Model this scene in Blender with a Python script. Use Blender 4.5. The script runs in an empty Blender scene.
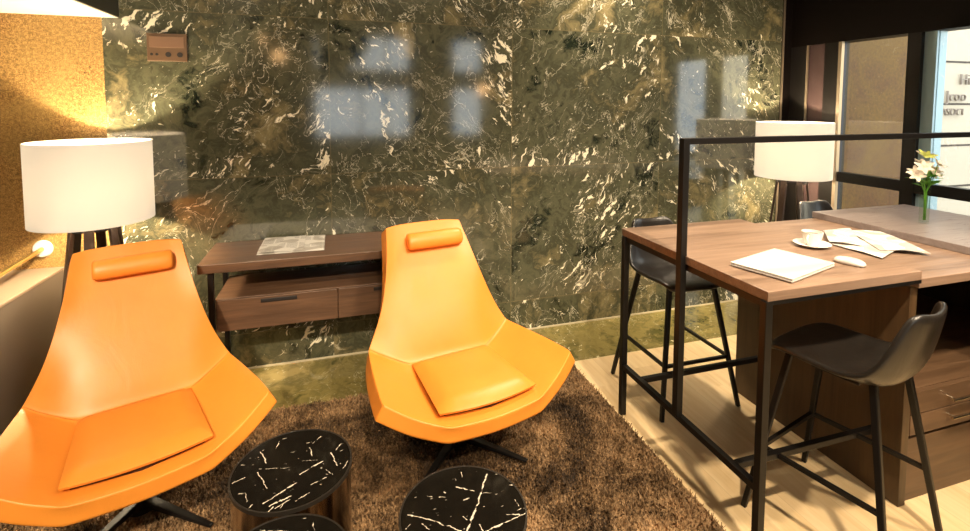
import bpy, bmesh, math, random
import numpy as np
from mathutils import Vector, Matrix
sc = bpy.context.scene
C = sc.collection
PI = math.pi
random.seed(7)
rng = np.random.default_rng(7)

# ------------------------------------------------------------------ camera
cam_d = bpy.data.cameras.new('camera'); cam = bpy.data.objects.new('camera', cam_d); C.objects.link(cam)
cam_d.sensor_width = 36; cam_d.lens = 498.08 / 970 * 36
cam_d.shift_x = (485 - 487.95) / 970; cam_d.shift_y = -(265.5 - 136.34) / 970
cam_d.clip_start = .05; cam_d.clip_end = 100
rt = Vector((0.956, -0.2932, 0.0023)); dn = Vector((-0.0172, -0.0637, -0.9978)); fw = Vector((0.2927, 0.9539, -0.0659))
fw.normalize(); rt = (rt - fw * rt.dot(fw)).normalized(); up = rt.cross(fw).normalized()
M = Matrix.Identity(4)
for i in range(3):
    M[i][0] = rt[i]; M[i][1] = up[i]; M[i][2] = -fw[i]
M.translation = (0, 0, 1.6) if False else M.translation
M[0][3], M[1][3], M[2][3] = 0, 0, 1.6
cam.matrix_world = M
sc.camera = cam

# ------------------------------------------------------------------ world, lights, exposure
w = bpy.data.worlds.new('sky'); sc.world = w; w.use_nodes = True
w.node_tree.nodes['Background'].inputs[0].default_value = (.93, .97, 1.0, 1)
w.node_tree.nodes['Background'].inputs[1].default_value = 2.2
vs = sc.view_settings
vs.view_transform = 'Standard'; vs.look = 'None'; vs.exposure = 1.0; vs.gamma = 1.0; vs.use_curve_mapping = False

def lamp(name, kind, loc, energy, color, size=.1, spot=None, blend=.6, target=None, parent=None):
    d = bpy.data.lights.new(name, kind); d.energy = energy; d.color = color
    d.shadow_soft_size = size
    if kind == 'SPOT':
        d.spot_size = math.radians(spot); d.spot_blend = blend
    o = bpy.data.objects.new(name, d); C.objects.link(o); o.location = loc
    if target is not None:
        o.rotation_euler = (Vector(target) - Vector(loc)).to_track_quat('-Z', 'Y').to_euler()
    if parent: o.parent = parent
    return o
WARM = (1.0, .80, .56)
CEIL = 3.2
SPOTS = [  # recessed ceiling downlights: position, aim, power
    ((-.95, -1.2), (-.82, 2.0, .6), 460), ((.15, -1.2), (.47, 2.1, .6), 225), ((1.9, -1.1), (2.0, 2.0, .8), 130),
    ((1.7, .9), (1.8, 1.6, .9), 45), ((2.75, 1.2), (2.6, 1.7, .9), 25),
    ((-1.05, .0), (-.5, 3.2, 1.75), 95), ((.9, .9), (.8, 3.2, 1.75), 85), ((2.2, .9), (2.4, 3.2, 1.6), 90),
    ((1.2, .2), (1.5, 1.3, 0), 230), ((1.9, 2.9), (1.75, 2.5, 0), 130), ((2.45, .1), (2.1, .9, 0), 130)]
for k, ((x, y), t, e) in enumerate(SPOTS):
    lamp('downlight_lamp', 'SPOT', (x, y, CEIL - .03), e, WARM, .06, 62 if t[1] > 3 else 32 if y < -1 else 95, .8, t)
for (x, y, z), t, e in (((-1.36, -2.3, 2.56), (-.8, 2.2, .5), 3), ((-1.12, -2.3, 2.62), (-.8, 2.2, .5), 2), ((-.85, -2.3, 2.36), (.40, 2.2, .5), 3), ((2.57, -2.3, 1.85), (2.3, 2.0, .8), 3)):
    lamp('pendant_lamp', 'SPOT', (x, y, z), e, (1, .55, .22), .09, 60, .9, t)   # warm lamps behind the camera, seen mirrored in the marble

# ------------------------------------------------------------------ mesh helpers
class MB:
    def __init__(s): s.v = []; s.f = []
    def add(s, vs_, fs):
        b = len(s.v); s.v += [tuple(v) for v in vs_]; s.f += [tuple(i + b for i in f) for f in fs]; return s
    def box(s, x0, x1, y0, y1, z0, z1):
        v = [(x, y, z) for x in (x0, x1) for y in (y0, y1) for z in (z0, z1)]
        return s.add(v, [(0, 1, 3, 2), (4, 6, 7, 5), (0, 4, 5, 1), (2, 3, 7, 6), (0, 2, 6, 4), (1, 5, 7, 3)])
    def bar(s, p, q, a, b=None, a2=None, b2=None, side=None):
        p, q = Vector(p), Vector(q); b = b or a; a2 = a2 or a; b2 = b2 or (b if a2 == a else b * a2 / a)
        d = (q - p).normalized()
        u = Vector(side) if side else (Vector((0, 0, 1)) if abs(d.z) < .9 else Vector((1, 0, 0)))
        u = (u - d * u.dot(d)).normalized(); w_ = d.cross(u)
        v = []
        for c, aa, bb in ((p, a, b), (q, a2, b2)):
            for i, j in ((-1, -1), (1, -1), (1, 1), (-1, 1)): v.append(c + u * i * aa / 2 + w_ * j * bb / 2)
        return s.add(v, [(3, 2, 1, 0), (4, 5, 6, 7), (0, 1, 5, 4), (1, 2, 6, 5), (2, 3, 7, 6), (3, 0, 4, 7)])
    def tube(s, pts, r, n=10):
        pts = [Vector(p) for p in pts]; rs = r if isinstance(r, (list, tuple)) else [r] * len(pts)
        d0 = (pts[1] - pts[0]).normalized()
        u = (Vector((0, 0, 1)) if abs(d0.z) < .9 else Vector((1, 0, 0))); u = (u - d0 * u.dot(d0)).normalized()
        v = []
        for i, p in enumerate(pts):
            d = (pts[min(i + 1, len(pts) - 1)] - pts[max(i - 1, 0)]).normalized()
            u = (u - d * u.dot(d)).normalized(); w_ = d.cross(u)
            for k in range(n):
                a = 2 * PI * k / n; v.append(p + (u * math.cos(a) + w_ * math.sin(a)) * rs[i])
        f = [(i * n + k, i * n + (k + 1) % n, (i + 1) * n + (k + 1) % n, (i + 1) * n + k) for i in range(len(pts) - 1) for k in range(n)]
        f += [tuple(range(n - 1, -1, -1)), tuple((len(pts) - 1) * n + k for k in range(n))]
        return s.add(v, f)
    def lathe(s, prof, n=48, c=(0, 0, 0), caps=True):
        v = []; m = len(prof)
        for r, z in prof:
            for k in range(n):
                a = 2 * PI * k / n; v.append((c[0] + r * math.cos(a), c[1] + r * math.sin(a), c[2] + z))
        f = [(i * n + k, i * n + (k + 1) % n, (i + 1) * n + (k + 1) % n, (i + 1) * n + k) for i in range(m - 1) for k in range(n)]
        if caps: f += [tuple(range(n - 1, -1, -1)), tuple((m - 1) * n + k for k in range(n))]
        return s.add(v, f)
    def prism(s, poly, z0, z1):
        n = len(poly); v = [(x, y, z0) for x, y in poly] + [(x, y, z1) for x, y in poly]
        return s.add(v, [tuple(range(n - 1, -1, -1)), tuple(range(n, 2 * n))] + [(k, (k + 1) % n, n + (k + 1) % n, n + k) for k in range(n)])
    def build(s, name, mat, parent=None, bevel=0, smooth=None, loc=None, segs=2):
        me = bpy.data.meshes.new(name); me.from_pydata(s.v, [], s.f); me.validate()
        bm = bmesh.new(); bm.from_mesh(me); bmesh.ops.recalc_face_normals(bm, faces=bm.faces); bm.to_mesh(me); bm.free()
        return link(name, me, mat, parent, bevel, smooth, loc, segs)
def link(name, me, mat, parent=None, bevel=0, smooth=None, loc=None, segs=2):
    o = bpy.data.objects.new(name, me); C.objects.link(o)
    for m in (mat if isinstance(mat, list) else [mat]): me.materials.append(m)
    if parent: o.parent = parent
    if loc: o.location = loc
    if bevel:
        b = o.modifiers.new('bevel', 'BEVEL'); b.width = bevel; b.segments = segs; b.limit_method = 'ANGLE'; b.angle_limit = math.radians(40)
    if smooth is not None:
        me.polygons.foreach_set('use_smooth', [True] * len(me.polygons))
        if smooth < 180:
            me.set_sharp_from_angle(angle=math.radians(smooth))
    return o
def tag(o, label=None, cat=None, group=None, kind=None):
    if label: o['label'] = label
    if cat: o['category'] = cat
    if group: o['group'] = group
    if kind: o['kind'] = kind
    return o
def thing(name, label, cat, loc=(0, 0, 0), rz=0, group=None):
    o = bpy.data.objects.new(name, None); C.objects.link(o); o.location = loc; o.rotation_euler = (0, 0, rz)
    o.empty_display_size = .1
    return tag(o, label, cat, group)
def dup(root, loc, rz, label):
    r = root.copy(); C.objects.link(r); r.location = loc; r.rotation_euler = (0, 0, rz); r['label'] = label
    def rec(a, b):
        for ch in list(a.children):
            c = ch.copy(); C.objects.link(c); c.parent = b; rec(ch, c)
    rec(root, r)
    return r
def subsurf(o, n=2):
    m = o.modifiers.new('subsurf', 'SUBSURF'); m.levels = n; m.render_levels = n; return o

# ------------------------------------------------------------------ material helpers
class NT:
    def __init__(s, name):
        s.m = bpy.data.materials.new(name); s.m.use_nodes = True; s.t = s.m.node_tree; s.n = s.t.nodes; s.l = s.t.links
        s.b = s.n['Principled BSDF']; s.out = s.n['Material Output']
    def node(s, ty, ins=None, **kw):
        n = s.n.new(ty)
        for k, v in kw.items(): setattr(n, k, v)
        for k, v in (ins or {}).items(): s.set(n.inputs[k], v)
        return n
    def set(s, inp, v):
        if isinstance(v, bpy.types.NodeSocket): s.l.new(v, inp)
        elif isinstance(v, (tuple, list)) and inp.type == 'RGBA' and len(v) == 3: inp.default_value = (*v, 1)
        else: inp.default_value = v
    def P(s, **kw):
        for k, v in kw.items(): s.set(s.b.inputs[k.replace('_', ' ')], v)
    def obj(s): return s.node('ShaderNodeTexCoord').outputs['Object']
    def mapping(s, v, scale=(1, 1, 1), rot=(0, 0, 0), loc=(0, 0, 0)):
        return s.node('ShaderNodeMapping', {'Vector': v, 'Scale': scale, 'Rotation': rot, 'Location': loc}).outputs[0]
    def math(s, op, a, b=0.0, clamp=False):
        n = s.node('ShaderNodeMath', operation=op, use_clamp=clamp); s.set(n.inputs[0], a); s.set(n.inputs[1], b); return n.outputs[0]
    def vm(s, op, a, b=(0, 0, 0)):
        n = s.node('ShaderNodeVectorMath', operation=op); s.set(n.inputs[0], a); s.set(n.inputs[1], b); return n.outputs[0]
    def noise(s, v, scale, detail=4, rough=.55, dist=0, out=0):
        return s.node('ShaderNodeTexNoise', {'Vector': v, 'Scale': scale, 'Detail': detail, 'Roughness': rough, 'Distortion': dist}).outputs[out]
    def ramp(s, f, stops, interp='LINEAR'):
        n = s.node('ShaderNodeValToRGB', {'Fac': f}); r = n.color_ramp; r.interpolation = interp
        while len(r.elements) < len(stops): r.elements.new(.5)
        for e, (p, c) in zip(r.elements, stops):
            e.position = p; e.color = (*c, 1) if len(c) == 3 else c
        return n.outputs[0]
    def range(s, f, a, b, c=0.0, d=1.0):
        return s.node('ShaderNodeMapRange', {'Value': f, 'From Min': a, 'From Max': b, 'To Min': c, 'To Max': d}).outputs[0]
    def mix(s, f, a, b):
        n = s.node('ShaderNodeMix', data_type='RGBA')
        s.set(n.inputs[0], f); s.set(n.inputs[6], a); s.set(n.inputs[7], b); return n.outputs[2]
    def bump(s, h, strength=.3, dist=.01):
        s.set(s.b.inputs['Normal'], s.node('ShaderNodeBump', {'Height': h, 'Strength': strength, 'Distance': dist}).outputs[0])
    def sep(s, v): return s.node('ShaderNodeSeparateXYZ', {'Vector': v}).outputs
    def comb(s, x, y, z): return s.node('ShaderNodeCombineXYZ', {'X': x, 'Y': y, 'Z': z}).outputs[0]
def plain(name, col, rough=.5, metal=0, **kw):
    t = NT(name); t.P(Base_Color=col, Roughness=rough, Metallic=metal, **kw); return t.m

def leather(name, col, rough, bump=.12, coat=0.0):
    t = NT(name); o = t.obj()
    n1 = t.noise(o, 5, 4, .6); n2 = t.node('ShaderNodeTexVoronoi', {'Vector': o, 'Scale': 420}).outputs[0]
    c = t.mix(t.range(n1, .3, .7), col, tuple(min(1, x * 1.12) for x in col))
    t.P(Base_Color=c, Roughness=t.range(n1, .3, .7, rough - .04, rough + .08), Coat_Weight=coat, Coat_Roughness=.22)
    wr = t.noise(t.mapping(o, (1, 1, .35)), 9, 5, .6, 1.2)
    t.bump(t.math('ADD', t.math('MULTIPLY', n2, .12), wr), bump, .01)
    return t.m

def wood(name, dark, light, axis=0, rough=.45, scale=1.0, planks=None):
    t = NT(name); o = t.obj()
    sc_ = [14 * scale] * 3; sc_[axis] = 1.1 * scale
    m = t.mapping(o, sc_)
    n = t.noise(m, 1.6, 8, .62, .8); fine = t.noise(t.mapping(o, [110 if i != axis else 3 for i in range(3)]), 1, 4, .7)
    f = t.math('ADD', t.math('MULTIPLY', n, .75), t.math('MULTIPLY', fine, .25))
    c = t.ramp(f, [(.32, dark), (.5, tuple((a + b) / 2 for a, b in zip(dark, light))), (.68, light)])
    t.P(Base_Color=c, Roughness=t.range(fine, .3, .7, rough - .05, rough + .1)); t.bump(fine, .08, .003)
    return t.m

def marble(name, dark, mid, tan, fleck, tile=None, rough=.09, axes=('X', 'Z'), dense=1.0, spec=.9, joint=True):
    t = NT(name); o = t.obj(); s = t.sep(o)
    X, Z = s[axes[0]], s[axes[1]]
    if tile:
        px_, pz, x0, z0 = tile
        ux = t.math('DIVIDE', t.math('SUBTRACT', X, x0), px_); uz = t.math('DIVIDE', t.math('SUBTRACT', Z, z0), pz)
        u = t.math('PINGPONG', t.math('SUBTRACT', X, x0), px_)           # book-matched slabs
        row = t.math('FLOOR', uz); pair = t.math('FLOOR', ux)
        off = t.math('ADD', t.math('MULTIPLY', row, 3.7), t.math('MULTIPLY', pair, 2.31))
        P = t.comb(u, Z, off)
    else:
        P = t.comb(X, Z, 0.0)
    warp = t.vm('SCALE', t.vm('SUBTRACT', t.noise(P, 2.3, 4, .6, out=1), (.5, .5, .5)), None) if False else None
    wv = t.node('ShaderNodeVectorMath', {0: t.vm('SUBTRACT', t.noise(P, 2.6, 4, .6, out=1), (.5, .5, .5))}, operation='SCALE'); wv.inputs['Scale'].default_value = .28
    Pw = t.vm('ADD', P, wv.outputs[0])
    R = t.mapping(Pw, (1, 1, 1), (0, 0, math.radians(52)))                # grain runs down and outwards
    cloud = t.noise(R, 2.2, 6, .62, .5)
    col = t.ramp(t.math('ADD', t.math('MULTIPLY', t.noise(t.mapping(R, (1, 2.0, 1)), 1.5, 4, .5, .4), .6), t.math('MULTIPLY', t.noise(R, 11, 7, .7, .5), .4)), [(.38, dark), (.46, mid), (.53, tuple(.45 * a + .55 * b for a, b in zip(mid, dark))), (.66, tan)])
    # thin long veins
    v1 = t.math('ABSOLUTE', t.math('SUBTRACT', t.noise(t.mapping(R, (.7, 2.0, 1)), 2.4, 7, .58, .8), .5))
    vein = t.math('MULTIPLY', t.range(v1, .0, .006, 1, 0), .55)
    v2 = t.math('ABSOLUTE', t.math('SUBTRACT', t.noise(t.mapping(P, (1.4, 1, 1), (0, 0, -.5), (3, 5, 2)), 3.0, 6, .6, 1.2), .5))
    vein2 = t.math('MULTIPLY', t.range(v2, .0, .0045, 1, 0), t.range(t.noise(P, 1.3, 2, .5), .46, .56))
    # elongated flecks in clusters
    fl = t.noise(t.mapping(R, (11, 30, 9)), 1.0, 4, .62, .25)
    clus = t.range(t.noise(R, 1.9, 3, .5, 0.3), .42, .66)
    fleckm = t.range(t.math('ADD', fl, t.math('MULTIPLY', clus, .17 * dense)), .712, .752)
    fl2 = t.noise(t.mapping(R, (30, 12, 20), (0, 0, .9)), 1.0, 3, .6, .25)
    fleck2 = t.math('MULTIPLY', t.range(fl2, .68, .73), clus)
    fl3 = t.math('MULTIPLY', t.range(t.noise(t.mapping(R, (34, 60, 20)), 1.0, 3, .6, .2), .64, .69), t.range(t.noise(P, 3.1, 3, .55, .3), .52, .64))
    fleckm = t.math('MAXIMUM', fleckm, t.math('MULTIPLY', fl3, .9))
    mask = t.math('MAXIMUM', t.math('MULTIPLY', vein, t.range(cloud, .42, .6)), fleckm)
    mask = t.math('MAXIMUM', mask, t.math('MULTIPLY', vein2, .8))
    mask = t.math('MULTIPLY', t.math('MAXIMUM', mask, fleck2, ), .95, True)
    col = t.mix(mask, col, fleck)
    if tile and joint:
        jx = t.math('PINGPONG', t.math('SUBTRACT', X, x0), px_ / 2); jx = t.math('PINGPONG', t.math('SUBTRACT', X, x0), px_ / 2)
        jx = t.range(jx, 0, .0045, 1, 0); jz = t.range(t.math('PINGPONG', t.math('SUBTRACT', Z, z0), pz / 2), 0, .0045, 1, 0)
        col = t.mix(t.math('MULTIPLY', t.math('MAXIMUM', jx, jz), .7), col, tuple(x * .6 for x in tan))
    t.P(Base_Color=col, Roughness=rough, IOR=1.5, Specular_IOR_Level=spec)
    return t.m

def glass_mat(name, tint=(1, 1, 1), refl=1.0, ior=1.6):
    t = NT(name); t.n.remove(t.b)
    tr = t.node('ShaderNodeBsdfTransparent', {'Color': tint}); gl = t.node('ShaderNodeBsdfGlossy', {'Roughness': .0})
    fr = t.node('ShaderNodeFresnel', {'IOR': ior}); m = t.node('ShaderNodeMixShader', {0: t.math('MULTIPLY', t.math('MULTIPLY', fr.outputs[0], refl, True), t.math('SUBTRACT', 1.0, t.node('ShaderNodeNewGeometry').outputs['Backfacing']))})
    t.l.new(tr.outputs[0], m.inputs[1]); t.l.new(gl.outputs[0], m.inputs[2]); t.l.new(m.outputs[0], t.out.inputs[0])
    return t.m

# ------------------------------------------------------------------ materials
m_marble = marble('green_marble', (.013, .019, .012), (.100, .100, .060), (.27, .225, .115), (.97, .90, .70), (1.182, .945, -.03, .218), spec=1.0)
m_marble_floor = marble('olive_marble', (.09, .085, .025), (.27, .22, .075), (.46, .36, .14), (.75, .68, .42), (1.44, 3.0, -.05, 1.5), .10, ('X', 'Y'), .4)
def veined_black(name, segs, seed):
    """black marble: a handful of pale calcite veins (ends in metres on the slab, width in mm) plus fine random flecks"""
    t = NT(name); o = t.obj()
    wv = t.node('ShaderNodeVectorMath', {0: t.vm('SUBTRACT', t.noise(o, 38, 4, .65, out=1), (.5, .5, .5))}, operation='SCALE'); wv.inputs['Scale'].default_value = .016
    p = t.vm('MULTIPLY', t.vm('ADD', o, wv.outputs[0]), (1, 1, 0)); m = None
    rough_w = t.range(t.noise(o, 60, 3, .6), .36, .62, .05, 1.6)
    for x0, y0, x1, y1, w_ in segs:
        d = Vector((x1 - x0, y1 - y0, 0)); ln_ = d.length
        ap = t.vm('SUBTRACT', p, (x0, y0, 0)); dt = t.node('ShaderNodeVectorMath', {0: ap, 1: tuple(d / ln_ ** 2)}, operation='DOT_PRODUCT').outputs['Value']
        h = t.math('ADD', dt, 0.0, True); pr = t.node('ShaderNodeVectorMath', {0: tuple(d)}, operation='SCALE'); t.set(pr.inputs['Scale'], h)
        q = t.node('ShaderNodeVectorMath', {0: t.vm('SUBTRACT', ap, pr.outputs[0])}, operation='LENGTH').outputs['Value']
        k = t.math('SUBTRACT', 1.0, t.math('DIVIDE', q, t.math('MULTIPLY', rough_w, w_ * .00125)), True)
        k = t.math('MULTIPLY', k, 1.8, True)
        m = k if m is None else t.math('MAXIMUM', m, k)
    P = t.vm('ADD', o, (seed, seed * .7, 0))
    fl = t.noise(t.mapping(P, (30, 75, 20), (0, 0, .6)), 1.0, 3, .55, .3)
    m = t.math('MAXIMUM', m, t.math('MULTIPLY', t.range(fl, .68, .72), .75))
    t.P(Base_Color=t.mix(m, t.mix(t.noise(o, 20, 4, .6), (.003, .0025, .002), (.010, .008, .006)), (.74, .66, .54)), Roughness=.06, Specular_IOR_Level=.3); return t.m
VA = [(-0.069, -0.136, 0.018, -0.078, 2), (0.024, -0.044, 0.094, -0.003, 1.6), (-0.053, -0.152, 0.007, -0.13, 1.6), (-0.035, -0.166, 0.005, -0.142, 1.2), (0.05, 0.078, 0.061, 0.032, 1), (0.059, 0.097, 0.085, 0.128, 1), (0.12, 0.03, 0.139, -0.036, 1.5), (0.136, 0.041, 0.153, 0.068, 1), (0.158, -0.056, 0.175, -0.027, 1.2), (-0.107, 0.005, -0.067, -0.078, 1.2), (-0.112, 0.111, -0.084, 0.042, 1.2), (-0.063, 0.107, -0.054, 0.142, 1), (-0.121, -0.155, -0.102, -0.133, 1.2), (-0.176, -0.024, -0.141, -0.007, 0.9), (0.061, -0.1, 0.105, -0.082, 1), (-0.084, 0.013, -0.009, -0.001, 0.6), (0.03, 0.017, 0.078, 0.007, 0.5), (0.02, -0.155, 0.059, -0.133, 0.9), (0.105, -0.045, 0.127, -0.075, 0.8), (-0.13, -0.076, -0.118, -0.117, 0.6), (-0.021, -0.17, -0.014, -0.152, 1), (-0.06, -0.181, -0.041, -0.16, 1.2)]
VB = [(0.107, 0.12, 0.052, 0.024, 2), (0.052, 0.024, -0.016, -0.084, 2.2), (-0.157, 0.041, -0.086, -0.007, 1.5), (-0.086, -0.007, -0.022, -0.062, 1.4), (0.17, -0.058, 0.08, -0.075, 1.8), (0.08, -0.075, 0.005, -0.091, 2), (-0.001, 0.099, 0.051, 0.066, 1.2), (-0.123, -0.003, -0.107, -0.029, 1.2), (-0.167, -0.011, -0.154, 0.003, 1), (-0.092, 0.089, -0.077, 0.084, 1), (-0.039, 0.089, -0.034, 0.083, 1.3), (0.033, 0.157, 0.03, 0.134, 0.8), (0.07, 0.052, 0.1, 0.043, 0.7), (0.119, -0.043, 0.154, -0.057, 0.9), (0.067, -0.089, 0.076, -0.106, 1), (-0.005, -0.016, 0.004, -0.03, 1), (0.033, -0.054, 0.038, -0.077, 0.8), (0.16, -0.0, 0.16, -0.024, 0.7), (-0.055, 0.073, -0.04, 0.069, 1)]
VC = [(-0.09, 0.127, -0.059, 0.146, 1.4), (-0.059, 0.146, 0.009, 0.125, 1.4), (0.009, 0.125, 0.074, 0.084, 1.3), (0.075, 0.134, 0.082, 0.107, 0.8), (-0.055, 0.134, -0.058, 0.118, 1)]
t = NT('gold_stone'); o = t.obj()
n1 = t.noise(o, 60, 5, .75); n2 = t.noise(o, 3.5, 5, .6, .6); n3 = t.noise(o, 170, 2, .6)
f = t.math('ADD', t.math('MULTIPLY', n1, .55), t.math('MULTIPLY', n3, .45))
c = t.ramp(f, [(.38, (.07, .035, .010)), (.5, (.32, .18, .055)), (.62, (.66, .42, .16))])
c = t.mix(t.range(n2, .35, .7, 0, .55), c, (.42, .29, .10))
t.P(Base_Color=c, Roughness=.45, Specular_IOR_Level=.4); t.bump(f, .35, .006); m_gold = t.m
t = NT('brown_stone'); o = t.obj()
n1 = t.noise(o, 40, 5, .75); n2 = t.noise(o, 2.5, 4, .6, .6)
c = t.mix(t.range(n2, .4, .6), t.ramp(n1, [(.3, (.050, .018, .003)), (.7, (.14, .060, .012))]), t.ramp(n1, [(.3, (.080, .040, .003)), (.7, (.18, .10, .010))]))
t.P(Base_Color=c, Roughness=.6); m_pier = t.m
m_white = plain('white_plaster', (.88, .84, .76), .7)
m_dark_plaster = plain('brown_plaster', (.10, .075, .05), .6)
m_step = plain('dark_olive_plaster', (.045, .045, .03), .5)
m_header = plain('dark_brown_panel', (.0035, .002, .0015), .5, Specular_IOR_Level=.15)
m_frame = plain('black_steel', (.007, .006, .0055), .42, .1, Specular_IOR_Level=.35)
m_bronze = plain('bronze_trim', (.42, .34, .25), .3, .7)
m_alu = plain('pale_blue_aluminium', (.32, .46, .50), .35, .2)
m_purple = plain('polished_plum_panel', (.055, .035, .035), .12)
m_parapet = plain('taupe_panel', (.13, .105, .08), .42)
m_cap = plain('taupe_cap', (.27, .20, .14), .4)
m_glass = glass_mat('window_glass', (.96, .98, .97), 1.6, 1.8)
m_glass_bay = glass_mat('bay_glass', (.95, .90, .78), 1.2, 1.55)
m_brass = plain('brass', (.62, .42, .14), .28, .9)
m_orange = leather('orange_leather', (.76, .264, .032), .38, .12)
m_gap_shade = plain('cushion_gap_shade', (.04, .014, .005), .9)  # dark brown that paints the shade beneath the seat cushions
m_seam = plain('orange_stitching', (.55, .19, .016), .6)
m_blackleather = leather('black_leather', (.012, .0098, .008), .30, .25, .35)
m_blackfabric = plain('black_fabric', (.004, .004, .005), .95, Specular_IOR_Level=.1)
m_oak = wood('walnut_top', (.150, .093, .062), (.335, .222, .155), 0, .36)
m_board = wood('walnut_sky_sheen', (.200, .160, .148), (.275, .226, .210), 0, .30)  # walnut with the sky's grey reflection painted into its base colour
m_console_wood = wood('walnut_console', (.062, .033, .018), (.165, .088, .047), 0, .4)
m_cabinet = wood('dark_oak_cabinet', (.070, .038, .019), (.155, .088, .046), 0, .42)
m_panelwood = wood('dark_oak_upright', (.050, .027, .011), (.105, .060, .026), 2, .42)
m_darkin = plain('dark_recess', (.012, .008, .006), .6)
m_slat = wood('dark_lamp_slat', (.018, .011, .008), (.05, .03, .02), 2, .4)
m_chrome = plain('brushed_nickel', (.72, .66, .52), .25, 1)
m_paper = plain('newsprint', (.80, .77, .70), .8)
m_silver = plain('white_aluminium', (.66, .64, .60), .35, .1)
m_porcelain = plain('white_porcelain', (.85, .83, .78), .15)
m_petal = plain('white_petal', (.86, .78, .66), .6)
m_yellow = plain('lime_bud', (.62, .66, .12), .6)
m_leaf = plain('green_leaf', (.10, .30, .02), .5)
m_water = glass_mat('vase_glass', (.95, .98, .94), 1.0, 1.25)
m_copper = plain('copper_plate', (.15, .09, .05), .35, .4)
m_cream = plain('cream_render', (.50, .43, .33), .8)
m_joint = plain('dark_joint', (.06, .045, .035), .8)
m_letter = plain('grey_letter', (.30, .25, .21), .6)
m_ground = plain('pavement', (.40, .38, .34), .9)
m_curtain = plain('grey_curtain', (.32, .30, .27), .9)
t = NT('oak_floor'); o = t.obj(); s = t.sep(o)
pw = .19; px_ = t.math('FLOOR', t.math('DIVIDE', s['X'], pw))
wn = t.node('ShaderNodeTexWhiteNoise', {'W': px_}, noise_dimensions='1D').outputs[0]
py_ = t.math('FLOOR', t.math('DIVIDE', t.math('ADD', s['Y'], t.math('MULTIPLY', wn, 1.7)), 1.7))
wn2 = t.node('ShaderNodeTexWhiteNoise', {'Vector': t.comb(px_, py_, 0.0)}, noise_dimensions='2D').outputs[0]
g = t.noise(t.mapping(t.vm('ADD', o, t.comb(0.0, 0.0, t.math('MULTIPLY', wn2, 9))), (14, 1.3, 6)), 1.5, 7, .6, .7)
c = t.ramp(g, [(.3, (.68, .48, .24)), (.55, (.80, .61, .35)), (.75, (.86, .70, .44))])
c = t.mix(t.math('MULTIPLY', wn2, .25), c, (.55, .38, .22))
gap = t.range(t.math('PINGPONG', s['X'], pw / 2), 0, .002, .35, 0)
c = t.mix(gap, c, (.2, .12, .06)); t.P(Base_Color=c, Roughness=.33); m_floor = t.m
t = NT('brown_shag'); o = t.obj()
n1 = t.noise(o, 2.6, 5, .65, .4); n2 = t.noise(o, 90, 3, .7)
f = t.math('ADD', t.math('MULTIPLY', n1, .62), t.math('MULTIPLY', n2, .38))
c = t.ramp(f, [(.40, (.014, .008, .004)), (.47, (.095, .054, .023)), (.60, (.46, .29, .145))])
t.P(Base_Color=c, Roughness=.7, Specular_IOR_Level=.35); m_rug = t.m
t = NT('lamp_shade_fabric'); t.n.remove(t.b)
df = t.node('ShaderNodeBsdfDiffuse', {'Color': (.70, .66, .62)}); tl = t.node('ShaderNodeBsdfTranslucent', {'Color': (.24, .225, .20)})
mx = t.node('ShaderNodeMixShader', {0: .5}); t.l.new(df.outputs[0], mx.inputs[1]); t.l.new(tl.outputs[0], mx.inputs[2])
em = t.node('ShaderNodeEmission', {'Color': (1, .88, .68), 'Strength': .2}); ad = t.node('ShaderNodeAddShader')
t.l.new(mx.outputs[0], ad.inputs[0]); t.l.new(em.outputs[0], ad.inputs[1]); t.l.new(ad.outputs[0], t.out.inputs[0]); m_shade = t.m
t = NT('bulb_glow'); t.n.remove(t.b); em = t.node('ShaderNodeEmission', {'Color': (1, .85, .6), 'Strength': 8.0}); t.l.new(em.outputs[0], t.out.inputs[0]); m_bulb = t.m

# ------------------------------------------------------------------ the room
S = lambda o: tag(o, kind='structure')
XL, XR, YB, YF = -4.2, 3.57, 3.2, -3.0
S(MB().box(-1.19, 3.47, YB, YB + .12, 0, CEIL).build('wall_back', m_marble))
S(MB().box(XL, -1.19, YB, YB + .12, 0, 2.057).build('wall_stone', m_gold))
S(MB().box(XL, XR + .2, YF - .15, 2.71, -.1, 0).build('floor', m_floor))
S(MB().box(-1.42, XR + .2, 2.71, YB + .12, -.1, 0).build('trim_1', m_marble_floor))
S(MB().box(XL, -1.42, 2.71, YB + .12, -.1, 0).build('floor_landing', m_floor))
S(MB().box(XL, -1.114, YF, YB + .12, 2.057, 2.20).build('ceiling_low', m_white))
S(MB().box(-1.124, -1.109, YF, YB, 2.062, CEIL).build('trim_2', m_step))
S(MB().box(-1.2, XR + .2, YF, YB + .12, CEIL, CEIL + .1).build('ceiling', m_dark_plaster))
S(MB().box(XL - .1, XL, YF, YB + .12, 0, 2.2).build('wall_left', m_white))
S(MB().box(-1.19, 3.47, YB - .006, YB, 0, .009).build('pale_strip_back', plain('pale_strip', (.55, .48, .33), .4)))  # thin pale strip along the foot of the marble wall
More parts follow.
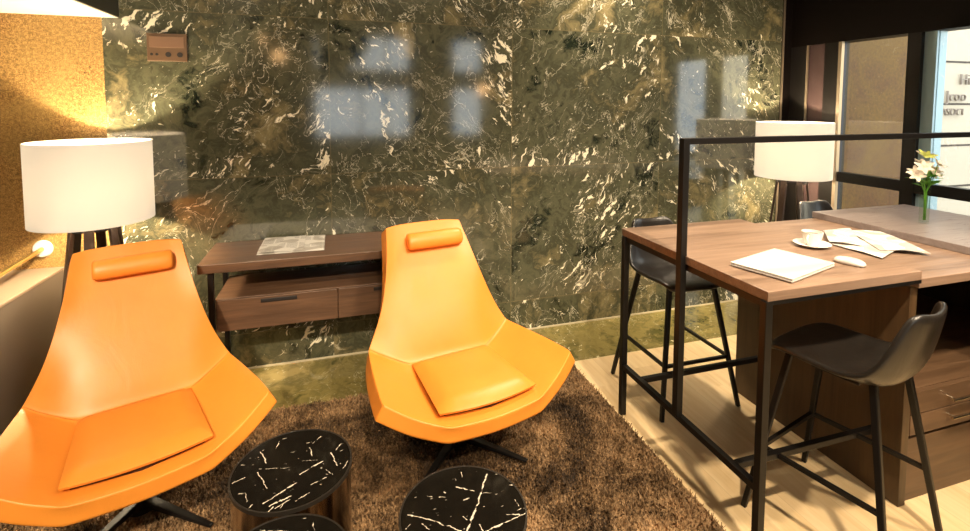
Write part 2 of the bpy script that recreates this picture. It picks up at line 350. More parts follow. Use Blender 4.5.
# right-hand window wall: posts, header, rail, panes
S(MB().box(XR, XR + .14, YF, YB + .12, 2.06, CEIL).build('wall_right', m_header))
S(MB().box(3.47, XR + .12, YB - .003, YB + .12, 0, CEIL).build('trim_3', m_header))
wf = S(MB().box(XR + .0, XR + .10, 3.05, YB, 0, 2.06).build('window_frame_corner', m_frame))
MB().box(3.474, 3.486, YB - .012, YB, 0, CEIL).build('bronze_strip', m_bronze, wf)
MB().box(XR - .006, XR + .006, 3.04, 3.052, 0, 2.06).build('bronze_strip', m_bronze, wf)
S(MB().box(XR + .02, XR + .08, 2.905, 3.05, 0, 2.06).build('wall_panel', m_purple))
S(MB().box(XR, XR + .10, 2.79, 2.905, 0, 2.06).build('trim_4', m_frame))
S(MB().box(XR - .008, XR + .02, 2.766, 2.79, 0, 2.06).build('trim_5', m_bronze))
S(MB().box(XR, XR + .12, 2.25, 2.33, 0, 2.06).build('trim_6', m_frame))
S(MB().box(XR + .03, XR + .12, 2.18, 2.25, 0, 2.06).build('trim_7', m_alu))
S(MB().box(XR + .005, XR + .06, 1.64, 2.766, 1.025, 1.097).build('trim_8', m_frame))
S(MB().box(XR + .045, XR + .057, 2.33, 2.766, 0, 2.06).build('window_2', m_glass_bay))
S(MB().box(XR, XR + .14, YF, 1.64, 0, 2.06).build('wall_right_lower', m_dark_plaster))
for n, (a, b) in enumerate(((1.64, 2.18),)):
    S(MB().box(XR + .045, XR + .057, a, b, 0, 2.06).build('window_%d' % (n + 1), m_glass))
S(MB().box(XR, XR + .14, YF, YB, -.02, .06).build('baseboard_right', m_frame))
# wall behind the camera, with the tall windows that mirror in the marble
back = MB()
xs = [(-4.3, -.36), (1.36, 2.2), (2.75, 3.71)]
for a, b in xs: back.box(a, b, YF - .15, YF, 0, CEIL)
for a, b in ((-.36, 1.36), (2.2, 2.75)):
    back.box(a, b, YF - .15, YF, 0, 1.0); back.box(a, b, YF - .15, YF, 1.87, 2.22); back.box(a, b, YF - .15, YF, 2.80, CEIL)
S(back.build('wall_front', m_dark_plaster))
for n, x in enumerate((-.36, .44, .9, 1.33)):
    S(MB().box(x, x + .04, YF - .12, YF - .04, 1.0, 2.8).build('trim_%d' % (12 + n), m_frame))
S(MB().box(-.36, 1.36, YF - .09, YF - .08, 1.0, 2.8).build('window_6', m_glass))
S(MB().box(2.2, 2.75, YF - .09, YF - .08, 1.0, 2.8).build('window_7', m_glass))
cv = []
for i in range(61):
    x = -.28 + .9 * i / 60; cv.append((x, YF + .05 + .03 * math.sin(i * 1.35)))
mb = MB(); k = len(cv)
zb = [2.20 + .45 * (max(0, (c_[0] - .1) / .55)) ** 2 for c_ in cv]
mb.add([(x, y, 2.84) for x, y in cv] + [(x, y, z) for (x, y), z in zip(cv, zb)], [(i, i + 1, k + i + 1, k + i) for i in range(k - 1)])
cu = S(mb.build('trim_20', m_curtain, smooth=180)); cu.modifiers.new('s', 'SOLIDIFY').thickness = .006
# taupe parapet on the left
S(MB().box(-1.56, -1.417, -1.5, YB - .002, 0, .70).build('wall_parapet', m_parapet, bevel=.003))
S(MB().box(-2.3, -1.413, -1.5, YB - .002, .70, .716).build('trim_21', m_cap, bevel=.003))
# outside: ground, stone pier, cream building with lettering
S(MB().box(3.75, 16, -8, 12, -.25, -.12).build('ground', m_ground))
S(MB().box(3.72, 4.66, 2.95, 3.9, -.12, 3.4).build('exterior_pier', m_pier))
ext = S(MB().box(4.5, 14, 4.5, 4.8, -.12, 5.2).build('exterior_wall', m_cream))
for z in (.51, 1.058, 1.606, 2.158, 2.71):
    MB().box(7.35, 14, 4.494, 4.503, z - .012, z + .012).build('panel_joint', m_joint, ext)

# ------------------------------------------------------------------ lettering outside
sg = thing('wall_lettering', 'raised grey lettering on the cream wall outside the window', 'sign', (7.6, 4.49, 1.4))
def text(body, x, z, h, parent):
    cu_ = bpy.data.curves.new('t', 'FONT'); cu_.body = body; cu_.size = h / .72; cu_.extrude = .012; cu_.offset = -.004; cu_.space_character = 1.08
    tmp = bpy.data.objects.new('t', cu_); C.objects.link(tmp)
    dg = bpy.context.evaluated_depsgraph_get(); me = bpy.data.meshes.new_from_object(tmp.evaluated_get(dg))
    bpy.data.objects.remove(tmp)
    me.transform(Matrix.Translation((x - 7.6, -.015, z - 1.4)) @ Matrix.Rotation(PI / 2, 4, 'X'))
    me.materials.clear()
    return link('lettering', me, m_letter, parent)
text('Hi', 7.86, 1.86, .15, sg); text('Jcoo', 7.62, 1.645, .145, sg); text('ASOCI', 7.54, 1.455, .10, sg)

# ------------------------------------------------------------------ rug
rug = thing('shag_rug', 'brown shag rug under the orange lounge chairs', 'rug', (0, 1.6, 0))
RX0, RX1, RY0, RY1 = -1.40, 1.365, .45, 2.70
MB().box(RX0, RX1, RY0 - 1.6, RY1 - 1.6, .0, .010).build('backing', m_rug, rug)
N = 140000
bx = rng.uniform(RX0 + .003, RX1 - .003, N); by = rng.uniform(RY0 + .003, RY1 - .003, N)
keep = np.ones(N, bool)
for tx_, ty_ in ((-.153, 1.676), (-.156, 1.292), (.338, 1.336)): keep &= np.hypot(bx - tx_, by - ty_) > .19   # no pile under the side tables
bx, by = bx[keep], by[keep]; N = len(bx)
ang = rng.uniform(0, 2 * PI, N); ln = rng.uniform(.012, .024, N); lean = rng.uniform(.2, 1.1, N); wd = rng.uniform(.0022, .0042, N)
la = ang + rng.normal(PI / 2, .5, N)
v = np.zeros((N, 4, 3)); dx = np.cos(ang) * wd; dy = np.sin(ang) * wd
v[:, 0] = np.c_[bx - dx, by - dy, np.full(N, .009)]; v[:, 1] = np.c_[bx + dx, by + dy, np.full(N, .009)]
tx = bx + np.cos(la) * ln * np.sin(lean); ty = by + np.sin(la) * ln * np.sin(lean); tz = .010 + ln * np.cos(lean)
v[:, 2] = np.c_[tx + dx * .5, ty + dy * .5, tz]; v[:, 3] = np.c_[tx - dx * .5, ty - dy * .5, tz]
v[:, :, 0] = np.clip(v[:, :, 0], RX0, RX1 + .01); v[:, :, 1] = np.clip(v[:, :, 1], RY0, RY1 + .004) - 1.6
me = bpy.data.meshes.new('pile'); me.vertices.add(4 * N); me.vertices.foreach_set('co', v.ravel())
me.loops.add(4 * N); me.loops.foreach_set('vertex_index', np.arange(4 * N)); me.polygons.add(N)
me.polygons.foreach_set('loop_start', np.arange(N) * 4); me.update(calc_edges=True)
tag(link('pile', me, m_rug, rug), kind='stuff')

# ------------------------------------------------------------------ lounge chairs (local: x right, +y towards the back)
def sym_grid(rows):
    """rows of half profiles (x>=0, first at x=0) -> mirrored grid verts, faces, index function"""
    n = len(rows[0]); W_ = 2 * n - 1; v = []
    for r in rows:
        v += [(-x, y, z) for x, y, z in reversed(r[1:])] + list(r)
    f = [(i * W_ + j, i * W_ + j + 1, (i + 1) * W_ + j + 1, (i + 1) * W_ + j) for i in range(len(rows) - 1) for j in range(W_ - 1)]
    return v, f, (lambda i, j: i * W_ + n - 1 + j)
def lerp_rows(a, b, t_): return [tuple(p * (1 - t_) + q * t_ for p, q in zip(u, v)) for u, v in zip(a, b)]
def shell(name, rows, mat, parent, thick, creases, rim, flip=False, sub=3):
    v, f, ix = sym_grid(rows)
    if flip: f = [tuple(reversed(q)) for q in f]
    me = bpy.data.meshes.new(name); me.from_pydata(v, [], f)
    o = link(name, me, mat, parent, smooth=180)
    at = me.attributes.new('crease_edge', 'FLOAT', 'EDGE'); em_ = {tuple(sorted(e.vertices)): e.index for e in me.edges}
    for (i0, j0), (i1, j1), c_ in creases:
        for s_ in (1, -1):
            e = em_.get(tuple(sorted((ix(i0, s_ * j0), ix(i1, s_ * j1)))))
            if e is not None: at.data[e].value = c_
    so = o.modifiers.new('thickness', 'SOLIDIFY'); so.thickness = thick; so.offset = -1; so.use_even_offset = False
    so.edge_crease_inner = rim; so.edge_crease_outer = rim; so.edge_crease_rim = 0
    subsurf(o, sub); return o
CH = [
    [(0, .440, .962), (.09, .440, .961), (.16, .436, .958), (.205, .424, .952)],
    [(0, .338, .80), (.10, .336, .80), (.18, .330, .80), (.232, .308, .80)],
    [(0, .215, .62), (.12, .214, .62), (.21, .217, .62), (.282, .228, .615)],
    [(0, .125, .48), (.15, .125, .475), (.235, .150, .490), (.335, .205, .505)],
    [(0, .085, .40), (.190, .085, .390), (.265, .118, .415), (.365, .180, .455)],
    [(0, .00, .375), (.195, .00, .375), (.285, .02, .408), (.388, .055, .460)],
    [(0, -.15, .368), (.205, -.15, .368), (.30, -.13, .408), (.414, -.12, .470)],
    [(0, -.30, .368), (.22, -.29, .372), (.32, -.26, .412), (.428, -.235, .474)],
    [(0, -.405, .362), (.20, -.385, .370), (.32, -.34, .408), (.430, -.287, .474)]]
CH = [r[:3] + [tuple(a * .14 + b * .86 for a, b in zip(r[2], r[3]))] + r[3:] for r in CH]
CH = CH[:1] + [lerp_rows(CH[0], CH[1], .13)] + CH[1:8] + [lerp_rows(CH[7], CH[8], .72)] + CH[8:]
def lounge(label, loc, rz):
    r = thing('lounge_chair', label, 'armchair', loc, rz, 'orange lounge chairs')
    cr = [((5, 1), (5, 2), .8), ((5, 2), (5, 3), .8), ((5, 3), (5, 4), .5)] + [((i, 1), (i + 1, 1), .6) for i in range(5, 10)] + [((5, 0), (5, 1), .4)]
    shell('shell', CH, m_orange, r, .062, cr, .60, flip=True)
    # seat cushion
    n = 12; v = []; hw0, hw1 = .192, .222
    mb = MB(); pts = []
    for i in range(n + 1):
        ty_ = i / n
        for j in range(n + 1):
            tx_ = 2 * j / n - 1; hw = hw0 + (hw1 - hw0) * ty_
            y = .078 - .40 * ty_ - .028 * (1 - tx_ ** 2) * ty_
            e = min(1, min(1 - abs(tx_), ) * 7) if False else 1 - max(abs(tx_), abs(2 * ty_ - 1)) ** 8
            pts.append((tx_ * hw, y, .397 + .026 * e ** .5 + .010 * (1 - tx_ ** 2) * math.sin(PI * ty_)))
    v = pts + [(x * .985, (y + .13) * .985 - .13, .388) for x, y, z in pts]; K = (n + 1) ** 2
    f = []
    for i in range(n):
        for j in range(n):
            a = i * (n + 1) + j; q = (a, a + 1, a + n + 2, a + n + 1); f.append(q); f.append(tuple(K + p for p in reversed(q)))
    bd = [j for j in range(n)] + [i * (n + 1) + n for i in range(n)] + [n * (n + 1) + j for j in range(n, 0, -1)] + [i * (n + 1) for i in range(n, 0, -1)]
    for a, b in zip(bd, bd[1:] + bd[:1]): f.append((a, b, K + b, K + a))
    mb.add(v, f); mb.build('seat_cushion', m_orange, r, smooth=50)
    MB().prism([(-.165, .05), (-.195, -.305), (0, -.333), (.195, -.305), (.165, .05)], .366, .390).build('gap_shade_slab', m_gap_shade, r)  # added dark slab that draws the shadow gap below the cushion
    # head pillow, a flattened roll lying against the top of the back
    mb = MB(); L_, A_, B_ = .150, .030, .044; d = Vector((0, .53, .85)).normalized(); nn = Vector((0, -.85, .53))
    pc = Vector((.012, .352, .885)); sec = []
    xsx = [-1, -.985, -.95, -.88, -.6, 0, .6, .88, .95, .985, 1]; ss = [.62, .82, .93, .985, 1, 1, 1, .985, .93, .82, .62]
    v = []; q = 20
    for x_, s_ in zip(xsx, ss):
        for k_ in range(q):
            a = 2 * PI * k_ / q; v.append(pc + Vector((x_ * L_, 0, 0)) + d * math.cos(a) * B_ * s_ + nn * math.sin(a) * A_ * s_)
    f = [(i * q + k_, i * q + (k_ + 1) % q, (i + 1) * q + (k_ + 1) % q, (i + 1) * q + k_) for i in range(10) for k_ in range(q)] + [tuple(range(q)), tuple(200 + k_ for k_ in range(q))]
    mb.add(v, f); mb.build('head_pillow', m_orange, r, smooth=50)
    # stitched seams
    for s_ in (1, -1):
        mb = MB(); mb.tube([(s_ * x, y, z) for x, y, z in ((.192, .086, .394), (.23, .100, .408), (.27, .124, .422), (.32, .153, .442), (.362, .182, .461))], .0012, 6)
        mb.build('seam', m_seam, r)
    # pedestal
    b = MB().lathe([(.0, .02), (.055, .02), (.058, .04), (.032, .055), (.026, .07), (.026, .26), (.05, .27), (.12, .285), (.12, .305), (0, .305)], 28).build('pedestal', m_frame, r, smooth=40)
    for k_ in range(4):
        a = math.radians(-52 + 90 * k_) ; e = Vector((math.cos(a), math.sin(a), 0))
        MB().bar(Vector((0, 0, .048)) + e * .02, Vector((0, 0, .024)) + e * .345, .026, .040, .010, .020, (0, 0, 1)).build('base_leg', m_frame, r, bevel=.004)
    return r
ch = lounge('orange leather lounge chair in front of the lit floor lamp, beside the taupe parapet', (-.744, 2.155, .012), math.radians(19.6))
ch2 = dup(ch, (.52, 2.17, .012), math.radians(10.99), 'orange leather lounge chair standing in front of the wooden console, nearest the bar table')
ch.scale = (.955, .985, 1.0)
for c_ in ch2.children:
    if c_.name.startswith('head_pillow'): c_.location.x += .022

# ------------------------------------------------------------------ round side tables
def side_table(loc, r_, label, mat):
    t_ = thing('side_table', label, 'side table', loc, 0, 'black marble side tables')
    MB().lathe([(0, .388), (r_ - .005, .388), (r_ - .005, .3995), (0, .3995)], 72).build('marble_top', mat, t_, smooth=40)
    MB().lathe([(r_ - .006, .388), (r_, .388), (r_, .4005), (r_ - .005, .4005), (r_ - .006, .398)], 72, caps=False).build('rim', m_tablerim, t_, smooth=40)
    MB().lathe([(0, 0), (r_ - .004, 0), (r_ - .004, .388), (0, .388)], 72).build('drum', m_drum, t_, smooth=40)
m_tablerim = plain('dark_bronze_rim', (.035, .029, .023), .3, .4)
m_drum = plain('bronze_mirror', (.55, .47, .38), .12, 1)
side_table((-.153, 1.676, .012), .188, 'round black marble side table between the two orange chairs', veined_black('streaked_black_marble', VA, 3.1))
side_table((-.156, 1.292, .012), .180, 'round black marble side table nearest the camera, cut off by the bottom edge', veined_black('black_marble', VC, 7.7))
side_table((.338, 1.336, .012), .186, 'round black marble side table in front of the chair nearest the bar table', veined_black('cracked_black_marble', VB, 12.3))

# ------------------------------------------------------------------ console with drawers
cs = thing('console', 'walnut wall console with a drawer unit slung under its top', 'console', (0, 2.98, 0))
Y0 = 2.98
MB().box(-.676, .6, 2.765 - Y0, 3.196 - Y0, .738, .785).build('console_top', m_console_wood, cs, bevel=.003)
for x in (-.622, .545):
    for y in (2.80, 3.15):
        MB().box(x - .013, x + .013, y - .013 - Y0, y + .013 - Y0, 0, .738).build('leg', m_frame, cs)
MB().box(-.609, .56, 2.815 - Y0, 3.19 - Y0, .42, .585).build('drawer_carcass', m_console_wood, cs, bevel=.002)
for a, b in ((-.597, -.004), (.0, .56)):
    d_ = MB().box(a, b, 2.795 - Y0, 2.814 - Y0, .418, .583).build('drawer', m_console_wood, cs, bevel=.002)
    cx = (a + b) / 2
    MB().box(cx - .09, cx + .09, 2.790 - Y0, 2.7955 - Y0, .552, .572).build('finger_slot', m_darkin, d_, bevel=.004)

t = NT('printed_page'); o = t.obj(); s = t.sep(o)
ln_ = t.math('GREATER_THAN', t.math('PINGPONG', s['Y'], .0035), .0020)
colm = t.math('GREATER_THAN', t.math('PINGPONG', t.math('ADD', s['X'], .5), .033), .004)
blk = t.math('GREATER_THAN', t.noise(t.mapping(o, (7, 9, 1)), 1.0, 0, .5), .50)
txt = t.math('MULTIPLY', t.math('MULTIPLY', ln_, colm), t.math('MULTIPLY', blk, .62))
pic = t.math('GREATER_THAN', t.noise(t.mapping(o, (8, 13, 1), loc=(2.3, 1.1, 0)), 1.0, 0, .5), .56)
pc = t.mix(t.noise(o, 45, 4, .7), (.55, .50, .42), (.05, .042, .035))
c = t.mix(t.math("MULTIPLY", pic, .6), t.mix(txt, (.72, .70, .66), (.09, .085, .08)), pc)
t.P(Base_Color=c, Roughness=.7); m_print = t.m
def sheet(corners, z, lift=.004, seed=1, thick=.0025, n=10, amp=.003):
    r = random.Random(seed); ph = [r.uniform(0, 6) for _ in range(4)]; v = []
    (x0, y0), (x1, y1), (x2, y2), (x3, y3) = corners
    for i in range(n + 1):
        for j in range(n + 1):
            a, b = i / n, j / n
            x = (x0 * (1 - a) + x1 * a) * (1 - b) + (x3 * (1 - a) + x2 * a) * b; y = (y0 * (1 - a) + y1 * a) * (1 - b) + (y3 * (1 - a) + y2 * a) * b
            h = z + lift * (a * (1 - a) * 2 + b * (1 - b)) + amp * (1 + math.sin(a * 7 + ph[0]) * math.sin(b * 5 + ph[1]))
            v.append((x, y, h))
    K = len(v); v += [(x, y, h - thick) for x, y, h in v]
    f = []
    for i in range(n):
        for j in range(n):
            q = (i * (n + 1) + j, i * (n + 1) + j + 1, (i + 1) * (n + 1) + j + 1, (i + 1) * (n + 1) + j); f.append(q); f.append(tuple(K + p for p in reversed(q)))
    bd = [j for j in range(n)] + [i * (n + 1) + n for i in range(n)] + [n * (n + 1) + j for j in range(n, 0, -1)] + [i * (n + 1) for i in range(n, 0, -1)]
    for a, b in zip(bd, bd[1:] + bd[:1]): f.append((a, b, K + b, K + a))
    return MB().add(v, f)
mz = thing('newspaper', 'newspaper folded flat lying on the wooden wall console', 'newspaper', (-.24, 3.02, .785))
sheet([(-.175, -.155), (-.175, .165), (.17, .165), (.17, -.165)], .004, .004, 3, .003, amp=.001).build('page', m_print, mz, smooth=50)
sheet([(-.172, -.145), (-.170, .150), (.06, .15), (.06, -.16)], .013, .004, 5, .003, amp=.001).build('page', m_print, mz, smooth=50)

# ------------------------------------------------------------------ floor lamps
def floor_lamp(label, loc, az):
    r = thing('floor_lamp', label, 'floor lamp', loc, az, 'drum shade floor lamps')
    zb_, zt_, R_ = 1.018, 1.410, .252
    MB().lathe([(R_, zb_), (R_, zt_), (R_ - .004, zt_), (R_ - .004, zb_), (R_, zb_)], 64, caps=False).build('lamp_shade', m_shade, r, smooth=40)
    for k_ in range(6):
        a = PI / 6 * 0 + PI / 3 * k_; e = Vector((math.cos(a), math.sin(a), 0))
        MB().bar(e * .205, e * .092 + Vector((0, 0, 1.0)), .048, .016, .040, .016, (-e.y, e.x, 0)).build('base_slat', m_slat, r, bevel=.002)
    MB().lathe([(0, .975), (.10, .975), (.10, .999), (.012, 1.01), (.012, 1.12), (.022, 1.125), (.022, 1.17), (0, 1.17)], 20).build('stem', m_frame, r, smooth=40)
    MB().lathe([(0, 0), (.018, .004), (.036, .03), (.040, .06), (.034, .088), (.016, .108), (0, .110)], 20, (0, 0, 1.17)).build('bulb', m_bulb, r, smooth=180)
    lamp('lamp_light', 'POINT', (0, 0, 1.20), 118, (1, .78, .50), .05, parent=r)
    return r
LL = floor_lamp('floor lamp with cream drum shade behind the chair beside the taupe parapet', (-1.15, 2.902, 0), math.radians(-22))
RL = dup(LL, (3.262, 2.87, 0), math.radians(-50), 'floor lamp with cream drum shade in the window corner behind the bar table')

RL.scale.z = 1.04
# ------------------------------------------------------------------ cabinet desk (lower worktop) and bar table
dk = thing('cabinet_desk', 'dark wooden cabinet desk with drawers and a low worktop under the two table boards', 'desk', (2.75, 1.7, 0))
X0, Y0 = 2.75, 1.7
B = lambda x0, x1, y0, y1, z0, z1: MB().box(x0 - X0, x1 - X0, y0 - Y0, y1 - Y0, z0, z1)
B(2.128, 3.40, 1.300, 2.20, .896, .932).build('worktop', m_oak, dk, bevel=.002)
B(2.112, 2.152, 1.318, 2.165, 0, .896).build('side_panel', m_panelwood, dk, bevel=.002)
B(3.36, 3.40, 1.34, 2.10, 0, .896).build('side_panel', m_panelwood, dk, bevel=.002)
B(2.166, 3.36, 2.07, 2.10, 0, .896).build('back_panel', m_panelwood, dk)
B(2.168, 3.36, 1.345, 2.07, .445, .458).build('shelf', m_cabinet, dk)
B(2.168, 3.36, 1.333, 1.35, 0, .262).build('plinth', m_cabinet, dk, bevel=.002)
for a, b in ((2.170, 2.79), (2.796, 3.36)):
    for z0, z1, zh in ((.366, .456, .409), (.278, .362, .334)):
        d_ = B(a, b, 1.326, 1.345, z0, z1).build('drawer', m_cabinet, dk, bevel=.002)
        c_ = a + .295; h_ = MB()
        h_.tube([(c_ - .10 - X0, 1.298 - Y0, zh), (c_ + .10 - X0, 1.298 - Y0, zh)], .006, 10)
        for q in (-.082, .082): h_.tube([(c_ + q - X0, 1.326 - Y0, zh), (c_ + q - X0, 1.298 - Y0, zh)], .004, 8)
        h_.build('handle', m_chrome, d_, smooth=50)

bt = thing('bar_table', 'walnut bar table with black steel frame and tall black divider bar', 'table', (1.75, 1.74, 0))
X0, Y0 = 1.75, 1.74
B(1.385, 2.125, 1.290, 2.187, .933, .968).build('table_top', m_oak, bt, bevel=.002)
for y in (1.303, 2.163): B(1.378, 1.408, y - .014, y + .014, 0, .933).build('leg', m_frame, bt, bevel=.002)
B(1.380, 1.406, 1.317, 2.149, .245, .271).build('side_stretcher', m_frame, bt, bevel=.002)
B(1.386, 1.406, 1.317, 2.149, .908, .933).build('top_rail', m_frame, bt)
for y in (1.422, 2.015): B(1.406, 2.126, y - .012, y + .012, .248, .272).build('cross_stretcher', m_frame, bt, bevel=.002)
for y in (1.303, 2.163): B(1.408, 2.126, y - .012, y + .012, .919, .933).build('top_rail', m_frame, bt)
dv = B(1.362, 1.392, 1.705, 1.737, .271, 1.459).build('divider_post', m_frame, bt, bevel=.002)
B(1.392, 3.44, 1.706, 1.736, 1.433, 1.459).build('divider_bar', m_frame, bt, bevel=.002)
B(3.41, 3.44, 1.706, 1.736, .969, 1.433).build('divider_post', m_frame, bt, bevel=.002)

rb = thing('table_board', 'wooden table board, grey with painted sky sheen, resting on the desk worktop by the window, holding the vase', 'table board', (3.06, 1.5, .933))
MB().box(2.682 - 3.06, 3.445 - 3.06, .75 - 1.5, 2.215 - 1.5, 0, .035).build('board', m_board, rb, bevel=.002)
MB().box(2.70 - 3.06, 3.43 - 3.06, .78 - 1.5, .81 - 1.5, -.933, 0).build('end_panel', m_panelwood, rb)

# ------------------------------------------------------------------ bar stools (local +y = back)
ST = [
    [(0, -.212, .640), (.07, -.212, .640), (.13, -.206, .641), (.172, -.190, .644)],
    [(0, -.175, .661), (.08, -.175, .661), (.145, -.170, .664), (.190, -.160, .668)],
    [(0, -.06, .648), (.08, -.06, .649), (.15, -.06, .656), (.204, -.06, .667)],
    [(0, .07, .628), (.08, .07, .630), (.15, .065, .640), (.210, .060, .664)],
    [(0, .165, .628), (.08, .163, .631), (.15, .152, .648), (.214, .130, .690)],
    [(0, .218, .690), (.08, .215, .692), (.142, .200, .702), (.198, .168, .738)],
    [(0, .248, .81), (.07, .245, .811), (.122, .230, .818), (.166, .200, .832)],
    [(0, .268, .912), (.055, .265, .918), (.10, .252, .925), (.134, .230, .922)]]
def stool(label, loc, rz):
    r = thing('bar_stool', label, 'bar stool', loc, rz, 'black leather bar stools')
    sh = shell('seat_shell', ST, m_blackleather, r, .022, [], .35, flip=True, sub=2)
    for sx in (-1, 1):
        for sy in (-1, 1):
            a = Vector((sx * .236, sy * .236, 0)); b = Vector((sx * (.136 if sy < 0 else .1345), sy * (.136 if sy < 0 else .1345), .646 if sy < 0 else .656))
            MB().bar(a, b, .020, .020, .024, .024, (1, 0, 0)).build('leg', m_frame, r, bevel=.004)
    ff = lambda sx, sy, z: Vector((sx * (.236 - .1 * z / .645), sy * (.236 - .1 * z / .645), z))
    for p, q, z in (((-1, -1), (1, -1), .26), ((-1, -1), (-1, 1), .26), ((1, -1), (1, 1), .26)):
        MB().bar(ff(*p, z), ff(*q, z), .015, .015).build('stretcher', m_frame, r)
    MB().box(-.07, .07, -.09, .07, .596, .612).build('mount_plate', m_frame, r, bevel=.003)
    return r
s1 = stool('black leather bar stool pulled out in front of the desk drawers, back to the camera', (1.821, 1.336, 0), math.radians(15 + 180))
dup(s1, (1.785, 2.28, 0), math.radians(-.4), 'black leather bar stool behind the bar table, in front of the marble wall')
dup(s1, (3.19, 2.40, 0), 0, 'bar stool with only its backrest showing over the vase table board, by the window')

# ------------------------------------------------------------------ things on the tables
lp = thing('laptop', 'closed white laptop on the corner of the bar table', 'laptop', (1.655, 1.482, .968), math.radians(16.3))
MB().box(-.165, .165, -.115, .115, .003, .011).build('base', m_silver, lp, bevel=.003)
MB().box(-.165, .165, -.115, .115, .012, .019).build('lid', m_silver, lp, bevel=.003)
MB().box(-.150, .150, -.100, .100, 0, .003).build('foot_pads', m_frame, lp)
ms = thing('computer_mouse', 'small white computer mouse beside the closed laptop', 'mouse', (1.941, 1.432, .968), math.atan2(-.101, .036))
v = []; n = 14
mb = MB(); prof = []
for i in range(n + 1):
    a = PI * i / n; x = -.053 * math.cos(a); hw = .029 * (math.sin(a) ** .55 if 0 < i < n else 0) + .001; h = .004 + .020 * (math.sin(a) ** .8 if 0 < i < n else 0)
    for j in range(9):
        b = PI * j / 8; v.append((x, hw * math.cos(b), .003 + h * math.sin(b) ** .7 if 0 < j < 8 else .003))
f = [(i * 9 + j, i * 9 + j + 1, (i + 1) * 9 + j + 1, (i + 1) * 9 + j) for i in range(n) for j in range(8)]
f += [(i * 9 + 8, i * 9, (i + 1) * 9, (i + 1) * 9 + 8) for i in range(n)]
mb.add(v, f).build('body', m_silver, ms, smooth=180)
MB().box(-.045, .045, -.022, .022, 0, .004).build('base', m_frame, ms, bevel=.002)
sa = MB().lathe([(0, .002), (.036, 0), (.040, .003), (.070, .013), (.074, .016), (.072, .0175), (.040, .008), (.034, .006), (0, .006)], 48).build('saucer', m_porcelain, smooth=60, loc=(2.022, 1.664, .968))
tag(sa, 'white saucer under the coffee cup beside the newspaper', 'saucer')
cp = thing('coffee_cup', 'white coffee cup standing on its saucer beside the newspaper', 'cup', (2.022, 1.664, .9745), math.radians(200))
MB().lathe([(0, 0), (.022, 0), (.024, .004), (.034, .020), (.040, .045), (.042, .060), (.0395, .060), (.037, .044), (.031, .021), (.020, .008), (0, .007)], 40).build('body', m_porcelain, cp, smooth=60)
MB().tube([(.038 + .018 * math.sin(PI * k_ / 10), 0, .050 - .034 * k_ / 10) for k_ in range(11)], .004, 8).build('handle', m_porcelain, cp, smooth=180)
MB().lathe([(0, .046), (.0365, .046), (.0365, .048), (0, .048)], 30).build('coffee', plain('coffee', (.06, .02, .008), .1), cp)
nw = thing('newspaper', 'open newspaper spread beside the coffee cup and the vase table board', 'newspaper', (2.45, 1.72, .932))
sheet([(-0.215, 0.036), (-0.212, -0.207), (0.052, -0.113), (0.089, 0.17)], .006, .006, 2, .002).build('page', m_print, nw, smooth=50)
sheet([(0.069, 0.166), (0.226, 0.105), (0.048, -0.233), (-0.113, -0.13)], .013, .006, 8, .002).build('page', m_print, nw, smooth=50)
sheet([(-0.064, 0.184), (-0.227, 0.022), (-0.143, -0.072), (0.11, 0.175)], .019, .010, 11, .002).build('page', m_print, nw, smooth=50)

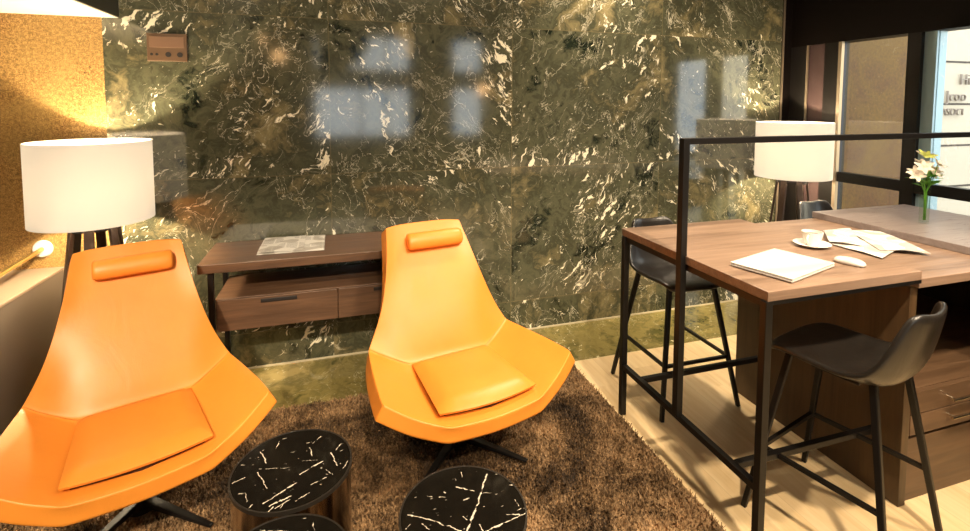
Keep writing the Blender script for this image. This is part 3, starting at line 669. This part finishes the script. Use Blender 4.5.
vz = thing('flower_vase', 'slim glass vase of white flowers standing on the window table board', 'vase', (2.985, 1.82, .968))
MB().lathe([(0, 0), (.021, 0), (.022, .004), (.0235, .19), (.0215, .19), (.0195, .012), (0, .010)], 32).build('glass', m_water, vz, smooth=40)
rr = random.Random(4)
heads = [(-.055, -.02, .30), (.0, .02, .315), (.05, .0, .28), (-.03, .03, .27), (.03, -.03, .315), (-.065, .0, .255), (.015, -.02, .265), (.068, .02, .255), (-.012, .0, .355), (.03, .03, .35)]
for hx, hy, hz in heads[:7]:
    MB().tube([(rr.uniform(-.008, .008), rr.uniform(-.008, .008), .02), (hx * .12, hy * .12, .17), (hx * .6, hy * .6, .23), (hx, hy, hz)], .0022, 6).build('stem', m_leaf, vz, smooth=180)
for i, (hx, hy, hz) in enumerate(heads):
    mb = MB(); c0 = Vector((hx, hy, hz)); ax = Vector((hx, hy - .03, .06)).normalized(); u = ax.orthogonal().normalized(); w_ = ax.cross(u)
    for k_ in range(6):
        a = 2 * PI * k_ / 6 + i; e = u * math.cos(a) + w_ * math.sin(a); s_ = ax.cross(e); L = .044 if k_ % 2 else .037
        q = [c0, c0 + ax * .012 + e * .015 - s_ * .013, c0 + ax * .020 + e * L - s_ * .005, c0 + ax * .020 + e * (L + .004), c0 + ax * .020 + e * L + s_ * .005, c0 + ax * .012 + e * .015 + s_ * .013]
        q2 = [p - ax * .0012 for p in q]
        mb.add(q + q2, [(0, 1, 2, 3, 4, 5), (11, 10, 9, 8, 7, 6)] + [(j, 6 + j, 6 + (j + 1) % 6, (j + 1) % 6) for j in range(6)])
    mb.build('blossom', m_yellow if i == 8 else m_petal, vz)
for i in range(24):
    a = rr.uniform(0, 2 * PI); e = Vector((math.cos(a), math.sin(a), 0)); s_ = Vector((-e.y, e.x, 0)); z = rr.uniform(.195, .25)
    c0 = e * .006 + Vector((0, 0, z)); L = rr.uniform(.05, .085); up_ = Vector((0, 0, rr.uniform(.01, .06)))
    q = [c0, c0 + e * L * .5 + up_ * .7 - s_ * .012, c0 + e * L + up_ * .8, c0 + e * L * .5 + up_ * .7 + s_ * .012]
    q2 = [p - Vector((0, 0, .001)) for p in q]
    MB().add(q + q2, [(0, 1, 2, 3), (7, 6, 5, 4)] + [(j, 4 + j, 4 + (j + 1) % 4, (j + 1) % 4) for j in range(4)]).build('leaf', m_leaf, vz)

# ------------------------------------------------------------------ wall fittings
sp = thing('socket_plate', 'copper coloured socket plate high on the marble wall above the lamp', 'socket plate', (-.885, YB, 1.905))
MB().box(-.098, .098, -.010, -.0005, -.076, .078).build('plate', m_copper, sp, bevel=.003)
MB().box(-.085, .085, -.013, -.0095, .0, .062).build('insert', plain('copper_insert', (.20, .115, .07), .35, .3), sp, bevel=.002)
for x, r_ in ((-.075, .007), (-.05, .007), (.005, .014), (.062, .014)):
    MB().lathe([(0, 0), (r_, 0), (r_, .004), (0, .004)], 20).build('socket_hole', m_darkin, sp, loc=(x, -.0095, -.038)).rotation_euler = (PI / 2, 0, 0)
hr = thing('handrail', 'thin brass handrail fixed to the gold stone wall by a white rosette', 'handrail', (-1.505, YB, .82))
MB().tube([(0, -.004, 0), (0, -1.6, -.10)], .012, 14).build('rail', m_brass, hr, smooth=40)
MB().lathe([(0, 0), (.046, 0), (.046, .006), (.040, .012), (.016, .014), (0, .014)], 32).build('rosette', m_porcelain, hr, smooth=40, loc=(0, -.0005, 0)).rotation_euler = (PI / 2, 0, 0)
